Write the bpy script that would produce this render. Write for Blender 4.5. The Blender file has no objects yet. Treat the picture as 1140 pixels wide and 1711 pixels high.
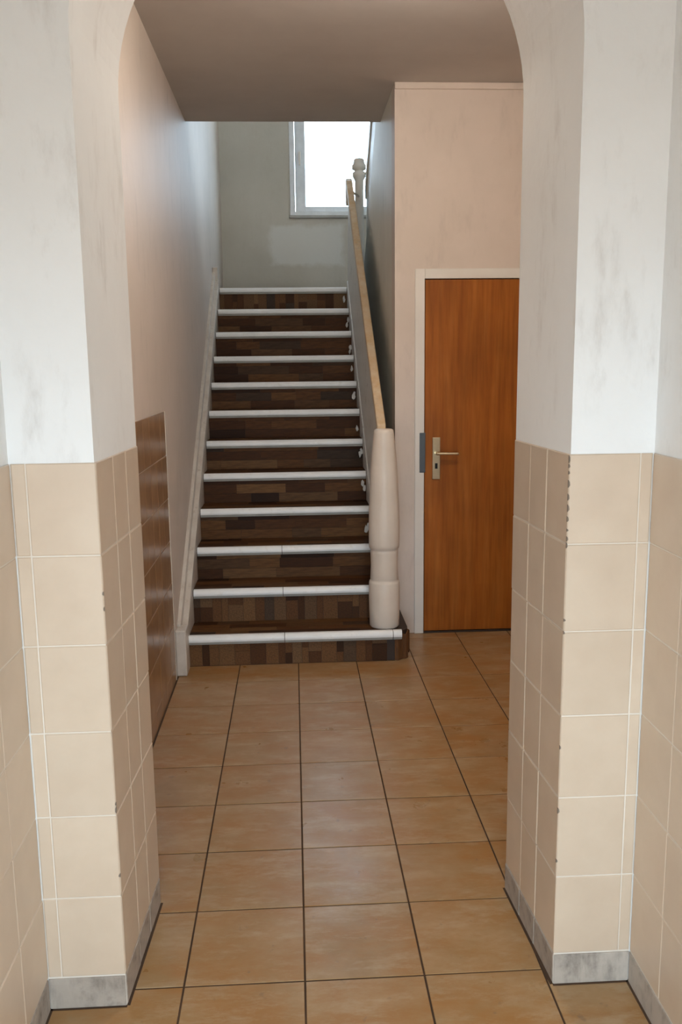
import bpy, bmesh, math, random
from mathutils import Matrix, Vector
random.seed(7)
S = bpy.context.scene
COL = S.collection

# ------------------------------------------------------------------ camera
cam_d = bpy.data.cameras.new('camera')
cam_d.sensor_fit = 'VERTICAL'; cam_d.sensor_height = 36.0
cam_d.lens = 1440.9 * 36.0 / 1711.0
cam_d.clip_start = 0.02
cam = bpy.data.objects.new('camera', cam_d); COL.objects.link(cam)
pit, yaw, rol = math.radians(9.576), math.radians(3.069), math.radians(-0.674)
fw = Vector((math.sin(yaw)*math.cos(pit), math.cos(yaw)*math.cos(pit), -math.sin(pit)))
rt = Vector((math.cos(yaw), -math.sin(yaw), 0)); up = rt.cross(fw)
r2 = math.cos(rol)*rt + math.sin(rol)*up; u2 = -math.sin(rol)*rt + math.cos(rol)*up
M = Matrix((r2, u2, -fw)).transposed().to_4x4(); M.translation = (0, 0, 1.509)
cam.matrix_world = M
S.camera = cam

# ------------------------------------------------------------------ light
S.view_settings.view_transform = 'Standard'; S.view_settings.look = 'None'
S.view_settings.gamma = 1.0; S.view_settings.use_curve_mapping = False
S.view_settings.exposure = 0.42
wd = bpy.data.worlds.new('overcast_sky'); S.world = wd; wd.use_nodes = True
nt = wd.node_tree; bg = nt.nodes['Background']
tc = nt.nodes.new('ShaderNodeTexCoord'); sp = nt.nodes.new('ShaderNodeSeparateXYZ')
mr = nt.nodes.new('ShaderNodeMapRange'); cr = nt.nodes.new('ShaderNodeValToRGB')
nt.links.new(tc.outputs['Generated'], sp.inputs[0]); nt.links.new(sp.outputs['Z'], mr.inputs[0])
mr.inputs[1].default_value = -1; mr.inputs[2].default_value = 1
nt.links.new(mr.outputs[0], cr.inputs[0])
e = cr.color_ramp.elements
e[0].position = 0.40; e[0].color = (0.33, 0.31, 0.29, 1)
e[1].position = 0.52; e[1].color = (0.73, 0.875, 1.0, 1)
nt.links.new(cr.outputs[0], bg.inputs[0]); bg.inputs[1].default_value = 12.3
FILL_LAMP = 50.0                          # glow of the unseen lamp added to brighten the hall
FILL_PANE = (-0.55, 0.68, 0.45, 1.70)     # unseen glazing added behind the camera as frontal light: x0, x1, z0, z1
def portal(name, loc, rot, sx, sy):
    l = bpy.data.lights.new(name, 'AREA'); l.shape = 'RECTANGLE'; l.size = sx; l.size_y = sy
    l.cycles.is_portal = True
    o = bpy.data.objects.new(name, l); COL.objects.link(o); o.location = loc; o.rotation_euler = rot
portal('fill_pane_portal', ((FILL_PANE[0]+FILL_PANE[1])/2, -.505, (FILL_PANE[2]+FILL_PANE[3])/2), (math.radians(90), 0, 0), FILL_PANE[1]-FILL_PANE[0], FILL_PANE[3]-FILL_PANE[2])
portal('window_portal', (0.48, 8.30, 3.52), (math.radians(-90), 0, 0), 0.94, 1.38)

# ------------------------------------------------------------------ materials
class NG:
    def __init__(self, name):
        self.m = bpy.data.materials.new(name); self.m.use_nodes = True
        self.t = self.m.node_tree; self.b = self.t.nodes['Principled BSDF']
    def n(self, k, **kw):
        x = self.t.nodes.new(k)
        for a, v in kw.items(): setattr(x, a, v)
        return x
    def l(self, a, b): self.t.links.new(a, b)
    def set(self, **kw):
        for k, v in kw.items(): self.b.inputs[k.replace('_', ' ')].default_value = v
    def coords(self): return self.n('ShaderNodeTexCoord').outputs['Object']
    def noise(self, scale, detail=4, rough=.55, vec=None, stretch=None):
        x = self.n('ShaderNodeTexNoise'); x.inputs['Scale'].default_value = scale
        x.inputs['Detail'].default_value = detail; x.inputs['Roughness'].default_value = rough
        v = vec or self.coords()
        if stretch:
            mp = self.n('ShaderNodeMapping'); mp.inputs['Scale'].default_value = stretch
            self.l(v, mp.inputs[0]); v = mp.outputs[0]
        self.l(v, x.inputs['Vector']); return x.outputs['Fac']
    def ramp(self, fac, stops):
        x = self.n('ShaderNodeValToRGB'); el = x.color_ramp.elements
        while len(el) < len(stops): el.new(.5)
        for q, (p, c) in zip(el, stops): q.position = p; q.color = (*c, 1) if len(c) == 3 else c
        self.l(fac, x.inputs[0]); return x.outputs[0]
    def mix(self, fac, a, b, mode='MIX'):
        x = self.n('ShaderNodeMix', data_type='RGBA', blend_type=mode)
        for s, v in ((x.inputs[0], fac), (x.inputs[6], a), (x.inputs[7], b)):
            if isinstance(v, (int, float)): s.default_value = v
            elif isinstance(v, tuple): s.default_value = (*v, 1)
            else: self.l(v, s)
        return x.outputs[2]
    def math(self, op, a, b=0.0, c=0.0):
        x = self.n('ShaderNodeMath', operation=op)
        for s, v in zip(x.inputs, (a, b, c)):
            if isinstance(v, (int, float)): s.default_value = v
            else: self.l(v, s)
        return x.outputs[0]
    def bump(self, h, strength=.2, dist=.005):
        x = self.n('ShaderNodeBump'); x.inputs['Strength'].default_value = strength
        x.inputs['Distance'].default_value = dist
        self.l(h, x.inputs['Height']); self.l(x.outputs[0], self.b.inputs['Normal'])
    def base(self, c): self.l(c, self.b.inputs['Base Color'])

MAT = {}
def plaster(name, c1, c2, scuff=None, rough=.75, patch=None, bump=.25):
    g = NG(name); g.set(Roughness=rough)
    col = g.ramp(g.noise(2.2, 6, .6), [(.35, c1), (.68, c2)])
    fine = g.noise(38, 3, .5)
    if scuff:
        s = g.ramp(g.noise(5.0, 8, .7, stretch=(1.6, 1.6, .55) if name != 'plinth_stone' else (2.5, 2.5, 2.5)), [(.50 if name != 'plinth_stone' else .40, (0,)*3), (.74, (1,)*3)])
        s2 = g.ramp(g.noise(26, 5, .6, stretch=(1, 1, .3)), [(.42, (0,)*3), (.65, (1,)*3)])
        col = g.mix(g.math('MULTIPLY', g.math('MULTIPLY', s, s2), .55 if name != 'plinth_stone' else .9), col, scuff)
    if patch:
        (px, pz, pw, ph), pc = patch
        sx = g.n('ShaderNodeSeparateXYZ'); g.l(g.coords(), sx.inputs[0])
        wob = g.math('MULTIPLY', g.math('SUBTRACT', g.noise(4, 6, .65), .5), .9)
        dx = g.math('DIVIDE', g.math('ABSOLUTE', g.math('SUBTRACT', sx.outputs[0], px)), pw)
        dz = g.math('DIVIDE', g.math('ABSOLUTE', g.math('SUBTRACT', sx.outputs[2], pz)), ph)
        d = g.math('ADD', g.math('MAXIMUM', dx, dz), wob)
        f = g.ramp(d, [(.80, (1,)*3), (1.0, (0,)*3)])
        col = g.mix(g.math('MULTIPLY', f, .9), col, pc)
    g.base(col); g.bump(g.math('ADD', fine, g.noise(9, 3)), bump, .004)
    MAT[name] = g.m; return g
plaster('white_plaster', (.83, .825, .815), (.88, .88, .875), scuff=(.46, .41, .37), rough=.7)
plaster('cream_plaster', (.67, .57, .49), (.73, .62, .545), scuff=(.48, .40, .35), rough=.55, bump=.12)
plaster('grey_cream_plaster', (.68, .64, .55), (.76, .72, .63), scuff=(.42, .37, .31), rough=.5, bump=.15)
plaster('landing_plaster', (.50, .46, .385), (.56, .52, .445), scuff=(.45, .39, .31), rough=.6, patch=((.15, 2.58, .36, .19), (.66, .64, .59)))
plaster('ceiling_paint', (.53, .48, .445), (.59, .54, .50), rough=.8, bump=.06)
plaster('upper_white', (.75, .74, .70), (.80, .79, .76), rough=.8, bump=.06)
plaster('grout_light', (.70, .62, .53), (.78, .71, .62), rough=.9)
plaster('grout_brown', (.42, .30, .20), (.50, .37, .26), rough=.9)
plaster('grout_dark', (.045, .022, .010), (.09, .045, .022), rough=.95)
plaster('plinth_stone', (.37, .305, .25), (.52, .45, .385), scuff=(.06, .05, .04), rough=.6)

def tile_mat(name, c1, c2, rough=.28, var=.12, dirt=None):
    g = NG(name); g.set(Roughness=rough, Specular_IOR_Level=.45)
    oi = g.n('ShaderNodeObjectInfo')
    v = g.n('ShaderNodeVectorMath', operation='ADD')
    sc = g.n('ShaderNodeVectorMath', operation='SCALE'); sc.inputs[3].default_value = 41.0
    cb = g.n('ShaderNodeCombineXYZ')
    for i in range(3): g.l(oi.outputs['Random'], cb.inputs[i])
    g.l(cb.outputs[0], sc.inputs[0]); g.l(sc.outputs[0], v.inputs[1]); g.l(g.coords(), v.inputs[0])
    col = g.ramp(g.noise(7, 5, .6, vec=v.outputs[0]), [(.32, c1), (.66, c2)])
    br = g.math('ADD', g.math('MULTIPLY', oi.outputs['Random'], var), 1 - var/2)
    hs = g.n('ShaderNodeHueSaturation'); g.l(col, hs.inputs['Color']); g.l(br, hs.inputs['Value'])
    g.base(hs.outputs[0]); MAT[name] = g.m; return g, v.outputs[0], hs.outputs[0]
tile_mat('wall_tile', (.60, .465, .345), (.65, .515, .39), rough=.34, var=.05)[0].set(Specular_IOR_Level=.8)
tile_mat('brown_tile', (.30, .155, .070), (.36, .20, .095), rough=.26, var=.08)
g, v, c = tile_mat('floor_tile', (.32, .185, .075), (.40, .25, .125), rough=.30, var=.08)
s = g.ramp(g.noise(5, 7, .7, vec=v, stretch=(.7, 1.6, 1)), [(.42, (0,)*3), (.62, (1,)*3)])
c = g.mix(g.math('MULTIPLY', s, .85), c, (.34, .155, .042))
s = g.ramp(g.noise(9, 7, .75, vec=v, stretch=(.6, 1.8, 1)), [(.50, (0,)*3), (.66, (1,)*3)])
c = g.mix(g.math('MULTIPLY', s, .55), c, (.45, .335, .21))
s = g.ramp(g.noise(30, 2, .5, vec=v), [(.70, (0,)*3), (.78, (1,)*3)])
c = g.mix(g.math('MULTIPLY', s, .5), c, (.20, .13, .08))
g.base(c)
rr = g.ramp(g.noise(6, 4, .6, vec=v), [(.3, (.27,)*3), (.7, (.36,)*3)]); g.l(rr, g.b.inputs['Roughness'])

g = NG('strip_wood'); g.set(Roughness=.55, Specular_IOR_Level=.12)
oi = g.n('ShaderNodeObjectInfo')
wn = g.n('ShaderNodeTexWhiteNoise', noise_dimensions='1D'); g.l(oi.outputs['Random'], wn.inputs['W'])
c = g.ramp(wn.outputs['Value'], [(.0, (.032, .014, .007)), (.25, (.070, .028, .011)), (.5, (.115, .048, .017)), (.72, (.155, .072, .026)), (.88, (.050, .032, .022)), (1., (.19, .095, .038))])
gr = g.noise(14, 5, .65, stretch=(1, 9, 9))
c = g.mix(g.math('MULTIPLY', g.ramp(gr, [(.4, (0,)*3), (.7, (1,)*3)]), .55), c, (.022, .012, .008))
g.base(c); MAT['strip_wood'] = g.m
g = NG('strip_wood_upright'); g.set(Roughness=.55, Specular_IOR_Level=.12)
oi = g.n('ShaderNodeObjectInfo')
wn = g.n('ShaderNodeTexWhiteNoise', noise_dimensions='1D'); g.l(oi.outputs['Random'], wn.inputs['W'])
c = g.ramp(wn.outputs['Value'], [(.0, (.050, .022, .010)), (.25, (.10, .042, .017)), (.5, (.15, .068, .027)), (.72, (.20, .10, .042)), (.88, (.066, .045, .032)), (1., (.24, .13, .058))])
gr = g.noise(14, 5, .65, stretch=(9, 9, 1))
c = g.mix(g.math('MULTIPLY', g.ramp(gr, [(.4, (0,)*3), (.7, (1,)*3)]), .55), c, (.028, .015, .010))
g.base(c); MAT['strip_wood_upright'] = g.m

def simple(name, c, rough=.5, metal=0.0, c2=None, sc=12, scuff=None):
    g = NG(name); g.set(Roughness=rough, Metallic=metal)
    col = g.ramp(g.noise(sc, 5, .6), [(.35, c), (.65, c2 or tuple(x*.88 for x in c))])
    if scuff:
        col = g.mix(g.ramp(g.noise(17, 7, .75), [(.56, (0,)*3), (.70, (.8,)*3)]), col, scuff)
    g.base(col); MAT[name] = g.m; return g
simple('dark_wood', (.035, .018, .010), .6)
simple('nosing_white', (.92, .92, .92), .38, .0, c2=(.88, .88, .87), scuff=(.78, .76, .72))
simple('nosing_grey', (.40, .39, .36), .45, c2=(.33, .32, .29))
simple('newel_paint', (.75, .66, .57), .42, c2=(.70, .61, .52), sc=6)
simple('post_paint', (.62, .57, .50), .45, c2=(.55, .50, .44), sc=6)
simple('string_paint', (.60, .52, .45), .4, c2=(.70, .64, .57), sc=9, scuff=(.46, .37, .29))
simple('panel_paint', (.72, .70, .66), .45, c2=(.78, .76, .72), sc=7, scuff=(.42, .38, .34))
simple('rail_wood', (.60, .40, .21), .5, c2=(.68, .54, .38), sc=14, scuff=(.42, .35, .26))
simple('frame_white', (.80, .76, .70), .4, c2=(.76, .71, .65), sc=5)
simple('window_white', (.80, .82, .83), .35)
simple('dark_metal', (.10, .11, .12), .45, .6)
simple('brass', (.66, .56, .38), .3, 1.0, c2=(.55, .46, .30))
simple('black_hole', (.01, .01, .01), .8)
simple('chip_dark', (.22, .17, .13), .9)
simple('flake_white', (.78, .76, .72), .8)
g = NG('door_veneer'); g.set(Roughness=.42, Specular_IOR_Level=.25)
w = g.ramp(g.noise(3.2, 6, .6, stretch=(7, 7, .55)), [(.30, (.30, .082, .009)), (.52, (.38, .115, .013)), (.72, (.43, .145, .022))])
w2 = g.ramp(g.noise(60, 3, .5, stretch=(1, 1, .05)), [(.4, (1,)*3), (.7, (.78,)*3)])
w3 = g.ramp(g.noise(2.0, 4, .6), [(.35, (.86,)*3), (.65, (1.08,)*3)])
g.base(g.mix(1.0, g.mix(1.0, w, w2, 'MULTIPLY'), w3, 'MULTIPLY')); MAT['door_veneer'] = g.m
g = NG('pane_glass'); o_ = g.t.nodes['Material Output']; g.t.nodes.remove(g.b)
tr = g.n('ShaderNodeBsdfTransparent'); gl = g.n('ShaderNodeBsdfGlossy'); gl.inputs['Roughness'].default_value = .02
tr.inputs[0].default_value = (.96, .98, .98, 1)
mx = g.n('ShaderNodeMixShader'); mx.inputs[0].default_value = .06
g.l(tr.outputs[0], mx.inputs[1]); g.l(gl.outputs[0], mx.inputs[2]); g.l(mx.outputs[0], o_.inputs[0]); MAT['pane_glass'] = g.m

m2 = MAT['pane_glass'].copy(); m2.name = 'dimming_glass'; MAT['dimming_glass'] = m2
for q in m2.node_tree.nodes:
    if q.type == 'BSDF_TRANSPARENT': q.inputs[0].default_value = (.80, .85, .88, 1)  # tint added to cut the daylight through the landing window
# ------------------------------------------------------------------ mesh helpers
def link(name, mesh, mat, parent=None):
    o = bpy.data.objects.new(name, mesh); COL.objects.link(o)
    if mat and not mesh.materials: mesh.materials.append(MAT[mat])
    if parent: o.parent = parent
    return o
def mk(name, V, F, mat, parent=None, smooth=False):
    m = bpy.data.meshes.new(name); m.from_pydata(V, [], F); m.update()
    bm = bmesh.new(); bm.from_mesh(m); bmesh.ops.recalc_face_normals(bm, faces=bm.faces); bm.to_mesh(m); bm.free()
    if smooth:
        for p in m.polygons: p.use_smooth = True
    return link(name, m, mat, parent)
def boxes_mesh(name, bs, bevel=0):
    bm = bmesh.new()
    for (x0, x1, y0, y1, z0, z1) in bs:
        r = bmesh.ops.create_cube(bm, size=1)
        for v in r['verts']:
            v.co = Vector(((x0+x1)/2+v.co.x*(x1-x0), (y0+y1)/2+v.co.y*(y1-y0), (z0+z1)/2+v.co.z*(z1-z0)))
    if bevel: bmesh.ops.bevel(bm, geom=list(bm.edges), offset=bevel, segments=2, affect='EDGES', profile=.5)
    m = bpy.data.meshes.new(name); bm.to_mesh(m); bm.free(); return m
def box(name, b, mat, parent=None, bevel=0):
    return link(name, boxes_mesh(name, [b], bevel), mat, parent)
def prism(name, poly, axis, a0, a1, mat, parent=None, bevel=0, smooth=False):
    """poly: 2D points; axis 'x': (y,z), 'y': (x,z), 'z': (x,y); extruded a0..a1"""
    def p3(p, a): return {'x': (a, p[0], p[1]), 'y': (p[0], a, p[1]), 'z': (p[0], p[1], a)}[axis]
    n = len(poly); V = [p3(p, a0) for p in poly]+[p3(p, a1) for p in poly]
    F = [tuple(range(n)), tuple(range(2*n-1, n-1, -1))]+[(i, (i+1) % n, n+(i+1) % n, n+i) for i in range(n)]
    o = mk(name, V, F, mat, parent, smooth)
    if bevel:
        bm = bmesh.new(); bm.from_mesh(o.data)
        bmesh.ops.bevel(bm, geom=list(bm.edges), offset=bevel, segments=2, affect='EDGES', profile=.5)
        bm.to_mesh(o.data); bm.free()
    return o
def lathe_bm(prof, seg=32):
    V, F = [], []
    for r, z in prof:
        for k in range(seg):
            a = 2*math.pi*k/seg; V.append((r*math.cos(a), r*math.sin(a), z))
    n = len(prof)
    for i in range(n-1):
        for k in range(seg):
            F.append((i*seg+k, i*seg+(k+1) % seg, (i+1)*seg+(k+1) % seg, (i+1)*seg+k))
    F.append(tuple(range(seg))); F.append(tuple((n-1)*seg+k for k in range(seg)))
    return V, F
_tm = {}
def tile_mesh(w, h, t, mat, ch=.0022):
    """pillow-edged slab in local u (x), v (y), outward n (z); origin at the lower left corner"""
    k = (round(w, 4), round(h, 4), t, mat, ch)
    if k in _tm: return _tm[k]
    a, b = ch, t-ch*.8
    V = [(0, 0, 0), (w, 0, 0), (w, h, 0), (0, h, 0), (0, 0, b), (w, 0, b), (w, h, b), (0, h, b),
         (a, a, t), (w-a, a, t), (w-a, h-a, t), (a, h-a, t)]
    F = [(3, 2, 1, 0)]+[(i, (i+1) % 4, 4+(i+1) % 4, 4+i) for i in range(4)]+[(4+i, 4+(i+1) % 4, 8+(i+1) % 4, 8+i) for i in range(4)]+[(8, 9, 10, 11)]
    m = bpy.data.meshes.new('tile'); m.from_pydata(V, [], F); m.update(); m.materials.append(MAT[mat])
    _tm[k] = m; return m
def frame(O, u, v):
    u = Vector(u).normalized(); v = Vector(v).normalized(); n = u.cross(v)
    m = Matrix((u, v, n)).transposed().to_4x4(); m.translation = O; return m
def sheet(fr, u0, u1, v0, v1, parent, mat='grout_light', t=.0016):
    o = link('grout', tile_mesh(u1-u0, v1-v0, t, mat, .0002), None, parent)
    o.matrix_world = fr @ Matrix.Translation((u0, v0, 0)); return o
def lay(name, fr, us, vs, t, gap, mat, parent, jitter=.0006, ch=.0022, skip=None):
    for i in range(len(us)-1):
        for j in range(len(vs)-1):
            if skip and skip(us[i], us[i+1], vs[j], vs[j+1]): continue
            w, h = us[i+1]-us[i]-gap, vs[j+1]-vs[j]-gap
            if w < .008 or h < .008: continue
            o = link(name, tile_mesh(w, h, t, mat, ch), None, parent)
            o.matrix_world = fr @ Matrix.Translation((us[i]+gap/2, vs[j]+gap/2, random.uniform(-jitter, jitter))) @ Matrix.Rotation(random.uniform(-.0012, .0012), 4, 'X') @ Matrix.Rotation(random.uniform(-.0012, .0012), 4, 'Y')
def struct(o, label=None, cat=None):
    o['kind'] = 'structure'
    if label: o['label'] = label
    if cat: o['category'] = cat
    return o
def thing(name, loc, label, cat, group=None):
    o = bpy.data.objects.new(name, None); COL.objects.link(o); o.location = loc
    o.empty_display_size = .1; o['label'] = label; o['category'] = cat
    if group: o['group'] = group
    return o
def child(o, root):          # parent without moving
    bpy.context.view_layer.update()
    o.parent = root; o.matrix_parent_inverse = Matrix.Translation(root.location).inverted(); return o

# ------------------------------------------------------------------ dimensions
D = .0035                     # tile thickness
XL, XR = -.610, .800          # corridor side walls
XH = -.600                    # stair hall left wall
YF, YB = 1.875, 2.275         # arch wall front, back
JLF, JLB, JRF, JRB = -.428, -.408, .610, .589
ZC = 2.95                     # ceiling
YD = 4.725                    # wall with the brown door
XS = .556                     # side wall under the upper flight
YE = 5.46                     # edge of the hall ceiling
YW = 8.0                      # landing wall with window
XRH = 1.78
ZP, TH = .082, .205           # plinth height, wall tile pitch
ZT = ZP+6*TH                  # tile top
Y1, Z1, R, G = 4.25, .160, .178, .244
def NZ(y): return Z1+(y-Y1)*R/G
ZL = Z1+11*R; YL = Y1+11*G

# ------------------------------------------------------------------ floor
fl = struct(box('floor', (-.80, 2.0, -.8, 8.3, -.12, -.0022), 'grout_dark'), 'beige ceramic tile floor with dark joints', 'floor')
us = [XL-.002]+[x*.3 for x in range(-1, 6)]+[XRH]
vs = [4.029+.3*k for k in range(-15, 3)]+[YD]
def fskip(u0, u1, v0, v1):
    if v1 < YF+.02 and u0 > XR-.01: return True
    return False
lay('tile', frame((0, 0, -.012), (1, 0, 0), (0, 1, 0)), us, vs, .0116, .0050, 'floor_tile', fl, .0003, .0010, fskip)

# ------------------------------------------------------------------ corridor and hall shell
wl = struct(box('wall_left', (XL-.2, XL-D, -.56, YF+.2, 0, 3.0), 'white_plaster'), 'white plastered left corridor wall above beige tiles')
wr = struct(box('wall_right', (XR+D, XR+.2, -.56, YF+.2, 0, 3.0), 'white_plaster'), 'white plastered right corridor wall above beige tiles')
# entrance wall behind the viewer; its glazed door is added for frontal daylight
we = boxes_mesh('wall_entrance', [(XL-.2, -.609, -.56, -.42, 0, 3.0), (.75, XR+.2, -.56, -.42, 0, 3.0), (-.609, .75, -.56, -.42, 2.08, 3.0)])
struct(link('wall_entrance', we, 'white_plaster'), 'white entrance wall around the added light opening')
d2 = bpy.data.objects.new('fill_light_door', None); COL.objects.link(d2); d2.location = (-.07, -.5, 0)
struct(d2, 'unseen glazed door added to let in frontal daylight', 'door')
child(link('door_leaf', boxes_mesh('door_leaf', [(-.607, FILL_PANE[0], -.50, -.455, .01, 2.078), (FILL_PANE[1], .748, -.50, -.455, .01, 2.078), (FILL_PANE[0], FILL_PANE[1], -.50, -.455, .01, FILL_PANE[2]), (FILL_PANE[0], FILL_PANE[1], -.50, -.455, FILL_PANE[3], 2.078)], .002), 'door_veneer'), d2)
child(box('pane', (FILL_PANE[0]-.005, FILL_PANE[1]+.005, -.482, -.477, FILL_PANE[2]-.005, FILL_PANE[3]+.005), 'pane_glass'), d2)
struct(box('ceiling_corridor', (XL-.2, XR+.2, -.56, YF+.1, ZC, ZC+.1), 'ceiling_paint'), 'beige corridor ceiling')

# arch wall (lofted between front and back profile)
def arch_prof(xl, xr, x0, x1, zt):
    r = (xr-xl)/2; cx = (xl+xr)/2; zs = 2.165; n = 40
    inner = [(xl, 0), (xl, 1.0)]+[(cx-r*math.cos(math.pi*k/n), zs+r*math.sin(math.pi*k/n)*1.0) for k in range(n+1)]+[(xr, 1.0), (xr, 0)]
    return [(x0, 0)]+inner+[(x1, 0), (x1, zt), (x0, zt)]
pf = arch_prof(JLF-D, JRF+D, XL-.05, XR+.05, 3.0); pb = arch_prof(JLB-D, JRB+D, XL-.05, XR+.05, 3.0)
n = len(pf)
V = [(x, YF+D, z) for x, z in pf]+[(x, YB, z) for x, z in pb]
F = [tuple(range(n)), tuple(range(2*n-1, n-1, -1))]+[(i, (i+1) % n, n+(i+1) % n, n+i) for i in range(n)]
wa = struct(mk('wall_arch', V, F, 'white_plaster'), 'thick white plastered cross wall with round arch opening')
zrow = [ZP+TH*k for k in range(7)]
# front faces of the piers
sheet(frame((0, YF+D, 0), (1, 0, 0), (0, 0, 1)), XL, JLF-.001, 0, ZT-.002, wa); sheet(frame((0, YF+D, 0), (1, 0, 0), (0, 0, 1)), JRF+.001, XR, 0, ZT-.002, wa)
lay('tile', frame((0, YF+D, 0), (1, 0, 0), (0, 0, 1)), [XL+.0005, -.578, JLF+.001], zrow, D, .0024, 'wall_tile', wa)
lay('tile', frame((0, YF+D, 0), (1, 0, 0), (0, 0, 1)), [JRF-.001, .772, XR-.0005], zrow, D, .0024, 'wall_tile', wa)
# jambs
def jamb(x0, x1, side):
    if side > 0:   # right pier, face looks to -x : u runs from back to front
        O = Vector((x1+D, YB, 0)); u = Vector((x0-x1, YF+.002-YB, 0))
    else:          # left pier, face looks to +x : u runs front to back
        O = Vector((x0-D, YF+.002, 0)); u = Vector((x1-x0, YB-YF-.002, 0))
    Lj = u.length
    cuts = [0, .142, .264, Lj] if side < 0 else [0, Lj-.264, Lj-.142, Lj]
    return frame(O, u, (0, 0, 1)), cuts
for side, a, b in ((-1, JLF, JLB), (1, JRF, JRB)):
    fr, cuts = jamb(a, b, side)
    sheet(fr, cuts[0], cuts[-1], 0, ZT-.002, wa)
    lay('tile', fr, cuts, zrow, D, .0026, 'wall_tile', wa)
    bb = struct(link('baseboard_left_pier' if side < 0 else 'baseboard_right_pier', boxes_mesh('baseboard', [(XL+.001, JLF-.002, YF-.001, YF+D, 0, ZP-.003)] if side < 0 else [(JRF+.002, XR-.001, YF-.001, YF+D, 0, ZP-.003)], .001), 'plinth_stone'))
    lay('plinth_tile', fr, cuts, [0, ZP], .0045, .003, 'plinth_stone', bb)
# chipped tile edges along the pier corners
for cx, sgn, zs_ in ((JRF, 1, [1.30, 1.285, 1.27, 1.245, 1.215, 1.19, 1.165, 1.14, 1.12, 1.105, .93, .90, .62, .46, .33]), (JLF, -1, [1.02, .985, .52, .505, .34])):
    for z_ in zs_:
        h_, w_ = random.uniform(.003, .009), random.uniform(.0010, .0034)
        pr = [(cx-sgn*.001, z_-h_), (cx+sgn*w_, z_-h_*.4), (cx+sgn*w_*.7, z_+h_*.5), (cx-sgn*.001, z_+h_)]
        prism('chip', pr, 'y', YF-.0006, YF+.004, 'chip_dark', wa)
# dark dirty joint where the floor meets walls and piers
def joint(p0, p1, w=.007):
    p0, p1 = Vector((*p0, 0)), Vector((*p1, 0)); d = (p1-p0).normalized(); nn = Vector((-d.y, d.x, 0))*w/2
    V = [tuple(q+Vector((0, 0, z))) for z in (-.003, .0006) for q in (p0-nn, p1-nn, p1+nn, p0+nn)]
    mk('joint', V, [(3, 2, 1, 0), (4, 5, 6, 7), (0, 1, 5, 4), (1, 2, 6, 5), (2, 3, 7, 6), (3, 0, 4, 7)], 'grout_dark', fl)
joint((JLF+.003, YF), (JLB+.003, YB)); joint((JRF-.003, YF), (JRB-.003, YB))
joint((XL, YF-.003), (JLF, YF-.003)); joint((JRF, YF-.003), (XR, YF-.003))
joint((XL+.003, -.4), (XL+.003, YF)); joint((XR-.003, -.4), (XR-.003, YF))
joint((XH+.003, YB), (XH+.003, 4.125)); joint((-.556, Y1+.020), (.50, Y1+.020), .006)
# corridor side wall tiles
ucut = [YF+.001, 1.705, 1.555, 1.405, 1.255, 1.105, .955, .805, .655]
fr = frame((XL-D, 0, 0), (0, 1, 0), (0, 0, 1))       # normal +x
sheet(fr, -.42, YF, 0, ZT-.002, wl)
lay('tile', fr, ucut[::-1], zrow, D, .0024, 'wall_tile', wl)
fr2 = frame((XR+D, 0, 0), (0, -1, 0), (0, 0, 1))     # normal -x
sheet(fr2, -YF, .42, 0, ZT-.002, wr)
lay('tile', fr2, [-y for y in ucut], zrow, D, .0024, 'wall_tile', wr)
b = struct(box('baseboard_left', (XL-D, XL+.001, -.42, YF-.003, 0, ZP-.003), 'plinth_stone'))
b = struct(box('baseboard_right', (XR-.001, XR+D, -.42, YF-.003, 0, ZP-.003), 'plinth_stone'))

# stair hall left wall with tiles up to the stairs
wh = struct(box('wall_hall_left', (XH-.3, XH-D, YB, YW+.3, -.1, 5.5), 'cream_plaster'), 'pinkish cream plastered wall beside the stairs')
hc = [4.075-.15*k for k in range(12)]+[YB+.002]
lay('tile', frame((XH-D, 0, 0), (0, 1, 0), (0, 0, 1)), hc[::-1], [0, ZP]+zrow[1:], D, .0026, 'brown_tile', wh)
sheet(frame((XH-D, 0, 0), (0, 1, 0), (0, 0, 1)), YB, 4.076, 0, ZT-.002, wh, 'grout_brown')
box('tile_edge', (XH-D, XH+.002, 4.076, 4.082, 0, ZT), 'grout_light', wh)

# ceiling of the hall, slab edge towards the stairwell
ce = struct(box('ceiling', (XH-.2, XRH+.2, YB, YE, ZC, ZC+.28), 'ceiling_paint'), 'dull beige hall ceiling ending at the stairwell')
# hall right wall (behind the right pier)
struct(box('wall_hall_right', (XRH, XRH+.2, YB, YD, -.1, 3.0), 'cream_plaster'), 'cream wall beyond the brown door')
struct(box('wall_arch_side', (XR+.05, XRH+.2, YB-.2, YB-.001, -.1, 3.0), 'cream_plaster'), 'cream wall return behind the right pier')

# door wall (opening for the door)
DX0, DX1, DZ = .716, 1.500, 1.966
wdm = boxes_mesh('wall_door', [(XS, DX0, YD, YD+.14, 0, ZC), (DX1, XRH+.1, YD, YD+.14, 0, ZC), (DX0, DX1, YD, YD+.14, DZ, ZC)])
wdo = struct(link('wall_door', wdm, 'cream_plaster'), 'pinkish cream wall around the brown door')
struct(box('trim_1', (XS, XRH, YD-.012, YD, ZC-.034, ZC-.001), 'cream_plaster', bevel=.003), 'thin painted ceiling moulding above the brown door')
# side wall under the upper flight
U0 = 6.74
def TZ(y): return 2.24+.80*(U0-y)
prism('wall_stair_side', [(YD+.141, 0), (U0, 0), (U0, TZ(U0)), (5.15, TZ(5.15)), (YD+.141, TZ(5.15))], 'x', XS, XS+.12, 'grey_cream_plaster')
struct(bpy.data.objects['wall_stair_side'], 'grey cream side wall between stairs and door wall')
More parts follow.
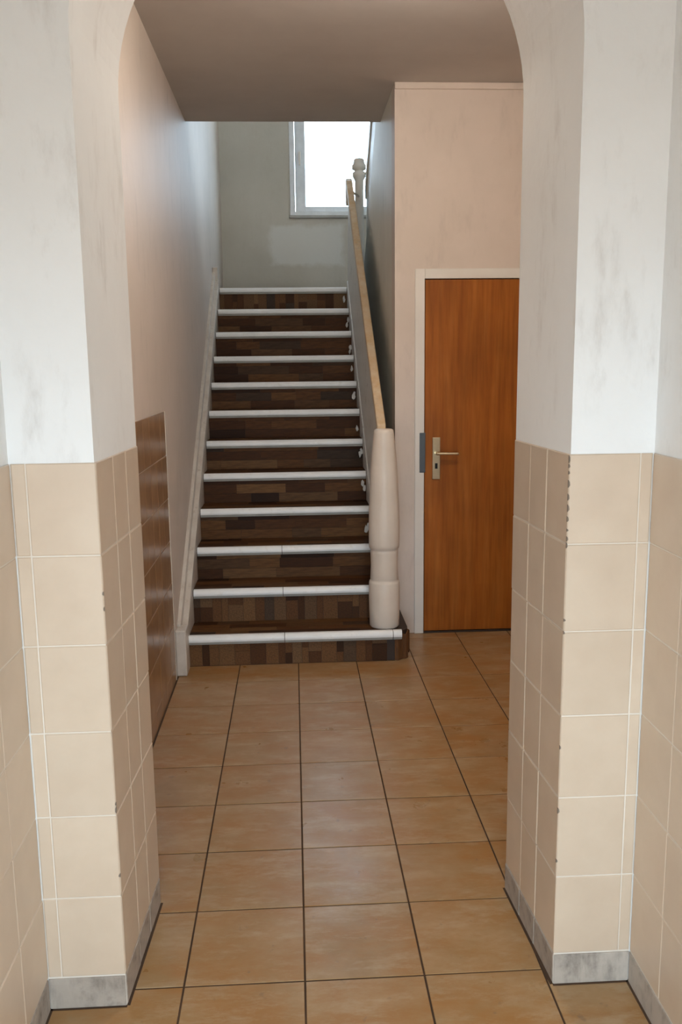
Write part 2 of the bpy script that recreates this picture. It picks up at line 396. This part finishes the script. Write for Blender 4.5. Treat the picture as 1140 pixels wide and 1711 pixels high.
# upper stairwell shell
lw = boxes_mesh('wall_back', [(XH-.2, .010, YW, YW+.25, 0, 5.5), (.955, XRH+.2, YW, YW+.25, 0, 5.5), (.010, .955, YW, YW+.25, 0, 2.835), (.010, .955, YW, YW+.25, 4.22, 5.5)])
struct(link('wall_back', lw, 'landing_plaster'), 'greyish landing wall with lighter repaired patch below window')
struct(box('wall_upper_right', (XRH, XRH+.2, YD, YW+.25, 0, 5.5), 'upper_white'))
struct(box('wall_upper_front', (XH-.2, XRH+.2, YE-1.6, YE-1.5, ZC+.28, 5.5), 'upper_white'))
struct(box('ceiling_stairwell', (XH-.3, XRH+.2, YE-1.6, YW+.25, 5.4, 5.5), 'upper_white'))
struct(box('floor_landing', (XH-.003, XRH, YL+.053, YW, ZL-.2, ZL-.002), 'dark_wood'), 'dark stair landing floor under the window')
prism('ceiling_flight', [(U0, 2.1), (YD+.1, 2.1+.75*(U0-YD-.1)), (YD+.1, 2.3+.75*(U0-YD-.1)), (U0, 2.3)], 'x', XS+.12, XRH, 'upper_white')
struct(bpy.data.objects['ceiling_flight'])

# ------------------------------------------------------------------ window
w1 = bpy.data.objects.new('window_1', None); COL.objects.link(w1); w1.location = (.48, YW, 2.835)
struct(w1, 'white casement window above the landing with bright pane', 'window')
def wpart(name, bs, mat, bev=0, par=None):
    o = link(name, boxes_mesh(name, bs, bev), mat); child(o, w1)
    return o
wy = YW+.05
wpart('window_frame', [(.010, .055, YW-.012, wy+.06, 2.835, 4.22), (.910, .955, YW-.012, wy+.06, 2.835, 4.22), (.055, .910, YW-.004, wy+.06, 2.835, 2.872), (.055, .910, YW-.004, wy+.06, 4.17, 4.22)], 'window_white', .003)
wpart('sash', [(.058, .150, wy-.02, wy+.045, 2.874, 4.168), (.815, .908, wy-.02, wy+.045, 2.874, 4.168), (.150, .815, wy-.02, wy+.045, 2.874, 2.918), (.150, .815, wy-.02, wy+.045, 4.08, 4.168)], 'window_white', .004)
wpart('pane', [(.140, .825, wy+.010, wy+.016, 2.91, 4.09)], 'dimming_glass')
h = wpart('window_handle', [(.088, .112, wy-.030, wy-.02, 3.30, 3.38), (.092, .108, wy-.055, wy-.030, 3.345, 3.362), (.092, .108, wy-.065, wy-.050, 3.26, 3.362)], 'frame_white', .002)
wpart('window_sill', [(-.002, .965, YW-.022, YW, 2.812, 2.835)], 'nosing_grey', .003)

# ------------------------------------------------------------------ brown door
d1 = bpy.data.objects.new('door_1', None); COL.objects.link(d1); d1.location = (1.1, YD, 0)
struct(d1, 'plain brown wood veneer door with brass lever handle', 'door')
def dpart(name, bs, mat, bev=0):
    return child(link(name, boxes_mesh(name, bs, bev), mat), d1)
leaf = dpart('door_leaf', [(DX0+.004, DX1-.004, YD-.004, YD+.036, .012, DZ-.004)], 'door_veneer', .002)
dpart('door_frame', [(.664, DX0, YD-.014, YD+.10, 0, 2.018), (DX1, DX1+.052, YD-.014, YD+.10, 0, 2.018), (DX0, DX1, YD-.014, YD+.10, DZ, 2.018)], 'frame_white', .003)
dpart('threshold', [(DX0, DX1, YD-.01, YD+.10, 0, .010)], 'dark_wood')
pl = dpart('handle_plate', [(.762, .806, YD-.012, YD-.004, .885, 1.118)], 'brass', .003)
def sub(o, par):
    o.parent = par; o.matrix_parent_inverse = par.matrix_world.inverted(); return o
bpy.context.view_layer.update()
kh = link('keyhole', boxes_mesh('keyhole', [(.777, .791, YD-.0135, YD-.0115, .945, .975)], 0), 'black_hole'); sub(kh, pl)
bm = bmesh.new()
def cyl(bm, p0, p1, r, seg=14):
    p0, p1 = Vector(p0), Vector(p1); d = p1-p0
    mtx = Matrix.Translation((p0+p1)/2) @ d.to_track_quat('Z', 'Y').to_matrix().to_4x4()
    bmesh.ops.create_cone(bm, cap_ends=True, segments=seg, radius1=r, radius2=r, depth=d.length, matrix=mtx)
cyl(bm, (.784, YD-.010, 1.032), (.784, YD-.050, 1.032), .010)
cyl(bm, (.784, YD-.050, 1.032), (.895, YD-.054, 1.030), .0085)
bmesh.ops.create_uvsphere(bm, u_segments=12, v_segments=8, radius=.0095, matrix=Matrix.Translation((.784, YD-.050, 1.032)))
bmesh.ops.create_uvsphere(bm, u_segments=12, v_segments=8, radius=.0085, matrix=Matrix.Translation((.895, YD-.054, 1.030)))
m = bpy.data.meshes.new('lever'); bm.to_mesh(m); bm.free()
lv = link('lever', m, 'brass'); sub(lv, pl)
dpart('strike_plate', [(.690, .722, YD-.018, YD-.013, .925, 1.145)], 'dark_metal', .002)

# ------------------------------------------------------------------ staircase
XA, XB = -.556, .440
st = thing('staircase', (-.06, 5.6, 0), 'straight dark wood-look staircase with white nosings, solid balustrade and cream newel post', 'staircase')
def spart(o): return child(o, st)
def strips_h(par, fr, w, h, rows, name, mat, lo, hi):
    hh = h/rows
    for r_ in range(rows):
        x = 0
        off = random.uniform(.4, 1)
        first = True
        while x < w-.001:
            ln = random.choice([.17, .24, .30, .36])*(off if first else 1); first = False
            if w-x-ln < .07: ln = w-x
            o = link(name, tile_mesh(ln-.0010, hh-.0010, .004, mat, .0005), None)
            o.matrix_world = fr @ Matrix.Translation((x+.0005, r_*hh+.0005, random.uniform(-.0004, .0003)))
            bpy_parent(o, par); x += ln
def strips_v(par, fr, w, h, name, mat):
    x = 0
    while x < w-.001:
        ln = random.choice([.035, .05, .065, .08])
        if w-x-ln < .03: ln = w-x
        cut = random.choice([None, None, h*random.uniform(.35, .65)])
        segs = [(0, h)] if cut is None else [(0, cut), (cut, h)]
        for a, b_ in segs:
            o = link(name, tile_mesh(ln-.0012, b_-a-.0008, .004, mat, .0005), None)
            o.matrix_world = fr @ Matrix.Translation((x+.0006, a+.0004, random.uniform(-.0004, .0003)))
            bpy_parent(o, par)
        x += ln
def bpy_parent(o, par):
    mw = o.matrix_world.copy(); o.parent = par
    o.matrix_parent_inverse = PARINV[par.name]; o.matrix_world = mw
PARINV = {}
NLIP, NT = .026, .042
for i in range(12):
    y, z = Y1+i*G, Z1+i*R
    z0 = z-R if i else 0
    yr = y+.022                                  # riser plane
    xb = XB if i else .46
    ri = spart(box('riser', (XA, xb, yr+.004, yr+.03, z0, z-.006), 'dark_wood'))
    if i < 11:
        tr_ = spart(box('tread', (XA, xb, y+.012, y+G+.024, z-.030, z-.004), 'dark_wood'))
    else:
        spart(box('landing_edge', (XA, xb, y+.012, y+.052, z-.030, z-.004), 'dark_wood'))
    bpy.context.view_layer.update()
    PARINV[ri.name] = ri.matrix_world.inverted()
    fr = frame((XA, yr+.004, z0), (1, 0, 0), (0, 0, 1))
    hgt = z-z0-.010
    if i in (0, 1, 11): strips_v(ri, fr, xb-XA, hgt, 'riser_strip', 'strip_wood_upright')
    else: strips_h(ri, fr, xb-XA, hgt, 3, 'riser_strip', 'strip_wood', .15, .36)
    if i < 11:
        PARINV[tr_.name] = tr_.matrix_world.inverted()
        fr = frame((XA, y+.028, z-.004), (1, 0, 0), (0, 1, 0))
        strips_h(tr_, fr, xb-XA, G-.004, 4, 'tread_strip', 'strip_wood', .2, .4)
    # nosing profile, cut in two lengths on the lower steps
    joints = {0: [-.068, .490], 1: [-.075], 2: [-.080]}.get(i, [])
    xe = XB-.004 if i else .536
    if i == 0: xs = [XA]+joints+[xe]
    else: xs = [XA+.004]+joints+[xe]
    for a, b_ in zip(xs[:-1], xs[1:]):
        a2, b2 = a+(.0015 if a != xs[0] else 0), b_-(.0015 if b_ != xs[-1] else 0)
        nt_ = .003
        poly = [(y+.034, z), (y+.034, z+nt_), (y+.014, z+nt_+.001)]
        ra = .034                                   # rounded lip, normals from +40 to -20 degrees
        for q in range(9):
            a_ = math.radians(40-60*q/8)
            poly.append((y+ra-ra*math.cos(a_), z-.0195+ra*math.sin(a_)*.86))
        poly += [(y+.012, z-NLIP-.006), (y+.020, z-NLIP-.006), (y+.020, z)]
        nz = spart(prism('nosing', poly, 'x', a2, b2, 'nosing_white'))
        bpy.context.view_layer.update()
        lip = prism('nosing_lip', [(y+.007, z-NLIP-.005), (y+.009, z-NT-.001), (y+.021, z-NT-.001), (y+.021, z-NLIP-.005)], 'x', a2, b2, 'nosing_grey')
        sub(lip, nz)
# rounded right end of the first step
pts = [(.44, Y1+.026), (.50, Y1+.026)]
for k in range(9):
    a = -math.pi/2+math.pi/2*k/8; pts.append((.50+.075*math.cos(a), Y1+.101+.075*math.sin(a)))
pts += [(.575, YD-.06), (.44, YD-.06)]
spart(prism('step_end', pts, 'z', .001, Z1-.004, 'dark_wood'))
# torn covering curling off the rounded end
V, F = [], []
nn = 10
for k in range(nn):
    a = -math.pi/2+math.pi/2*k/(nn-1)*1.15
    rr_ = .077+.006*math.sin(k*1.7)
    x, y = .50+rr_*math.cos(a), Y1+.101+rr_*math.sin(a)
    ztop = Z1-.012-.020*math.sin(k*1.3)**2
    zb = .002 if k < 6 else .03+.02*math.sin(k*2.1)
    x2, y2 = .50+(rr_+.006)*math.cos(a), Y1+.101+(rr_+.006)*math.sin(a)
    V += [(x, y, zb), (x, y, ztop), (x2, y2, zb), (x2, y2, ztop)]
for k in range(nn-1):
    a, b_ = 4*k, 4*k+4
    F += [(a, a+1, b_+1, b_), (a+2, b_+2, b_+3, a+3), (a+1, a+3, b_+3, b_+1), (a, b_, b_+2, a+2)]
F += [(0, 2, 3, 1), (4*nn-4, 4*nn-3, 4*nn-1, 4*nn-2)]
spart(mk('torn_covering', V, F, 'strip_wood_upright'))
# left wall string: thick board plus a thinner back strip, with block at the foot
def slope_board(name, x0, x1, dz_t, dz_b, ya, yb, mat, foot=None, top=None, bev=.003):
    poly = [(ya, NZ(ya)+dz_t), (yb, NZ(yb)+dz_t)]
    if top: poly += [(top, NZ(yb)+dz_t), (top, NZ(yb)+dz_b)]
    poly += [(yb, NZ(yb)+dz_b)]
    if foot is not None: poly += [(ya+.25, max(0.0, NZ(ya+.25)+dz_b)), (ya+.25, foot), (ya, foot)]
    else: poly += [(ya, NZ(ya)+dz_b)]
    return prism(name, poly, 'x', x0, x1, mat, bevel=bev)
spart(slope_board('wall_string', XH-D, XA, .060, -.24, 4.20, 6.95, 'string_paint', foot=.002))
spart(slope_board('wall_string_strip', XH-D, XH+.016, .125, .03, 4.20, 6.98, 'string_paint', bev=.002))
spart(box('string_block', (XH-D, XA+.004, 4.125, 4.235, .001, .235), 'string_paint', bevel=.006))
spart(box('string_end', (XH-D, XA-.006, 6.93, 7.02, ZL, ZL+.16), 'string_paint', bevel=.006))
# right solid balustrade with string board and wooden handrail
y0, y1_ = 4.42, 6.74
spart(prism('balustrade_panel', [(y0, NZ(y0)-.2), (y0, NZ(y0)+.885), (y1_-.06, NZ(y1_-.06)+.885), (y1_+.05, NZ(y1_-.06)+.80), (y1_+.20, ZL+.1), (y1_+.20, ZL-.2)], 'x', XB+.006, XB+.034, 'panel_paint', bevel=.003))
spart(slope_board('outer_string', XB-.001, XB+.046, .055, -.24, 4.40, 6.93, 'panel_paint', bev=.003))
spart(prism('handrail', [(y0-.01, NZ(y0)+.885), (y0-.01, NZ(y0)+.930), (y1_-.05, NZ(y1_-.05)+.925), (y1_+.01, NZ(y1_-.05)+.955), (y1_+.045, NZ(y1_-.05)+.93), (y1_+.045, NZ(y1_-.05)+.76), (y1_+.005, NZ(y1_-.05)+.78), (y1_-.02, NZ(y1_-.05)+.875)], 'x', XB-.014, XB+.032, 'rail_wood', bevel=.007))
# newel post standing on the first step
prof = [(.072, .158), (.078, .166), (.080, .25), (.081, .32), (.080, .395), (.077, .405), (.071, .409), (.073, .416), (.070, .49), (.072, .555), (.0725, .568), (.069, .573), (.077, .580), (.0795, .60), (.080, .675), (.0775, .80), (.074, .86), (.069, .98), (.062, 1.07), (.055, 1.14), (.052, 1.172), (.049, 1.188), (.040, 1.194)]
V, F = lathe_bm(prof, 36)
nw = mk('newel_post', [(x+.457, y+4.372, z) for x, y, z in V], F, 'newel_paint', smooth=True)
spart(nw)
# bits of torn white paint and plaster where the steps meet the balustrade
for i in (1, 3, 4, 5, 6, 7, 8, 9, 10, 11):
    z = Z1+(i-1)*R; y = Y1+i*G+.016
    for k in range(random.choice([1, 2, 2])):
        cx, cz = XB-.006-random.uniform(0, .020), z+random.uniform(.03, .11)
        nn = 7; pr = [(cx+random.uniform(.005, .014)*math.cos(2*math.pi*q/nn), cz+random.uniform(.010, .030)*math.sin(2*math.pi*q/nn)) for q in range(nn)]
        spart(prism('paint_flake', pr, 'y', y-random.uniform(.004, .012), y+.012, 'flake_white'))

# ------------------------------------------------------------------ upper flight: post and balustrade seen against the window
V, F = lathe_bm([(.036, ZL-.001), (.038, ZL+.25), (.036, ZL+.40), (.032, ZL+.72), (.034, ZL+.80), (.042, ZL+.815), (.050, ZL+.83), (.050, ZL+.86), (.036, ZL+.868), (.036, ZL+.876), (.054, ZL+.884), (.054, ZL+.915), (.044, ZL+.925), (.040, ZL+.955), (.030, ZL+.962)], 24)
po = spart(mk('upper_post', [(x+.543, y+6.96, z) for x, y, z in V], F, 'post_paint', smooth=True))
bm = bmesh.new(); cyl(bm, (.545, 6.96, ZL+.85), (.625, 6.93, ZL+.85), .012); m = bpy.data.meshes.new('rail_bracket'); bm.to_mesh(m); bm.free()
spart(link('rail_bracket', m, 'post_paint'))
bm = bmesh.new(); cyl(bm, (.47, 6.75, 2.80), (.545, 6.96, 2.80), .009); m = bpy.data.meshes.new('rail_bracket'); bm.to_mesh(m); bm.free()
spart(link('rail_bracket', m, 'post_paint'))
def BZ(y): return 2.90+.80*(6.86-y)
spart(prism('upper_balustrade', [(6.90, 2.20), (6.90, 2.62), (6.84, BZ(6.84)-.06), (5.5, BZ(5.5)-.06), (5.5, BZ(5.5)-.9), (U0+.002, 2.20)], 'x', XS+.035, XS+.075, 'panel_paint', bevel=.003))
spart(prism('upper_handrail', [(6.90, BZ(6.90)-.10), (6.90, BZ(6.90)), (5.5, BZ(5.5)), (5.5, BZ(5.5)-.10)], 'x', XS+.025, XS+.085, 'post_paint', bevel=.008))

# ------------------------------------------------------------------ unseen lamp added behind the arch to light hall and stairs
LX, LY = .48, 3.05
lm = thing('fill_lamp', (LX, LY, ZC), 'unseen round ceiling lamp added to light the hall and stairs', 'lamp')
V, F = lathe_bm([(.10, ZC-.001), (.10, ZC-.03), (.09, ZC-.035)], 28)
child(mk('lamp_base', [(x+LX, y+LY, z) for x, y, z in V], F, 'window_white'), lm)
V, F = lathe_bm([(.085, ZC-.036), (.12, ZC-.07), (.13, ZC-.11), (.11, ZC-.16), (.06, ZC-.19), (.005, ZC-.20)], 28)
g = NG('lamp_glass'); g.set(Roughness=.4, Base_Color=(.9, .85, .75, 1), Emission_Color=(1., .92, .80, 1), Emission_Strength=FILL_LAMP); MAT['lamp_glass'] = g.m
child(mk('lamp_shade', [(x+LX, y+LY, z) for x, y, z in V], F, 'lamp_glass', smooth=True), lm)
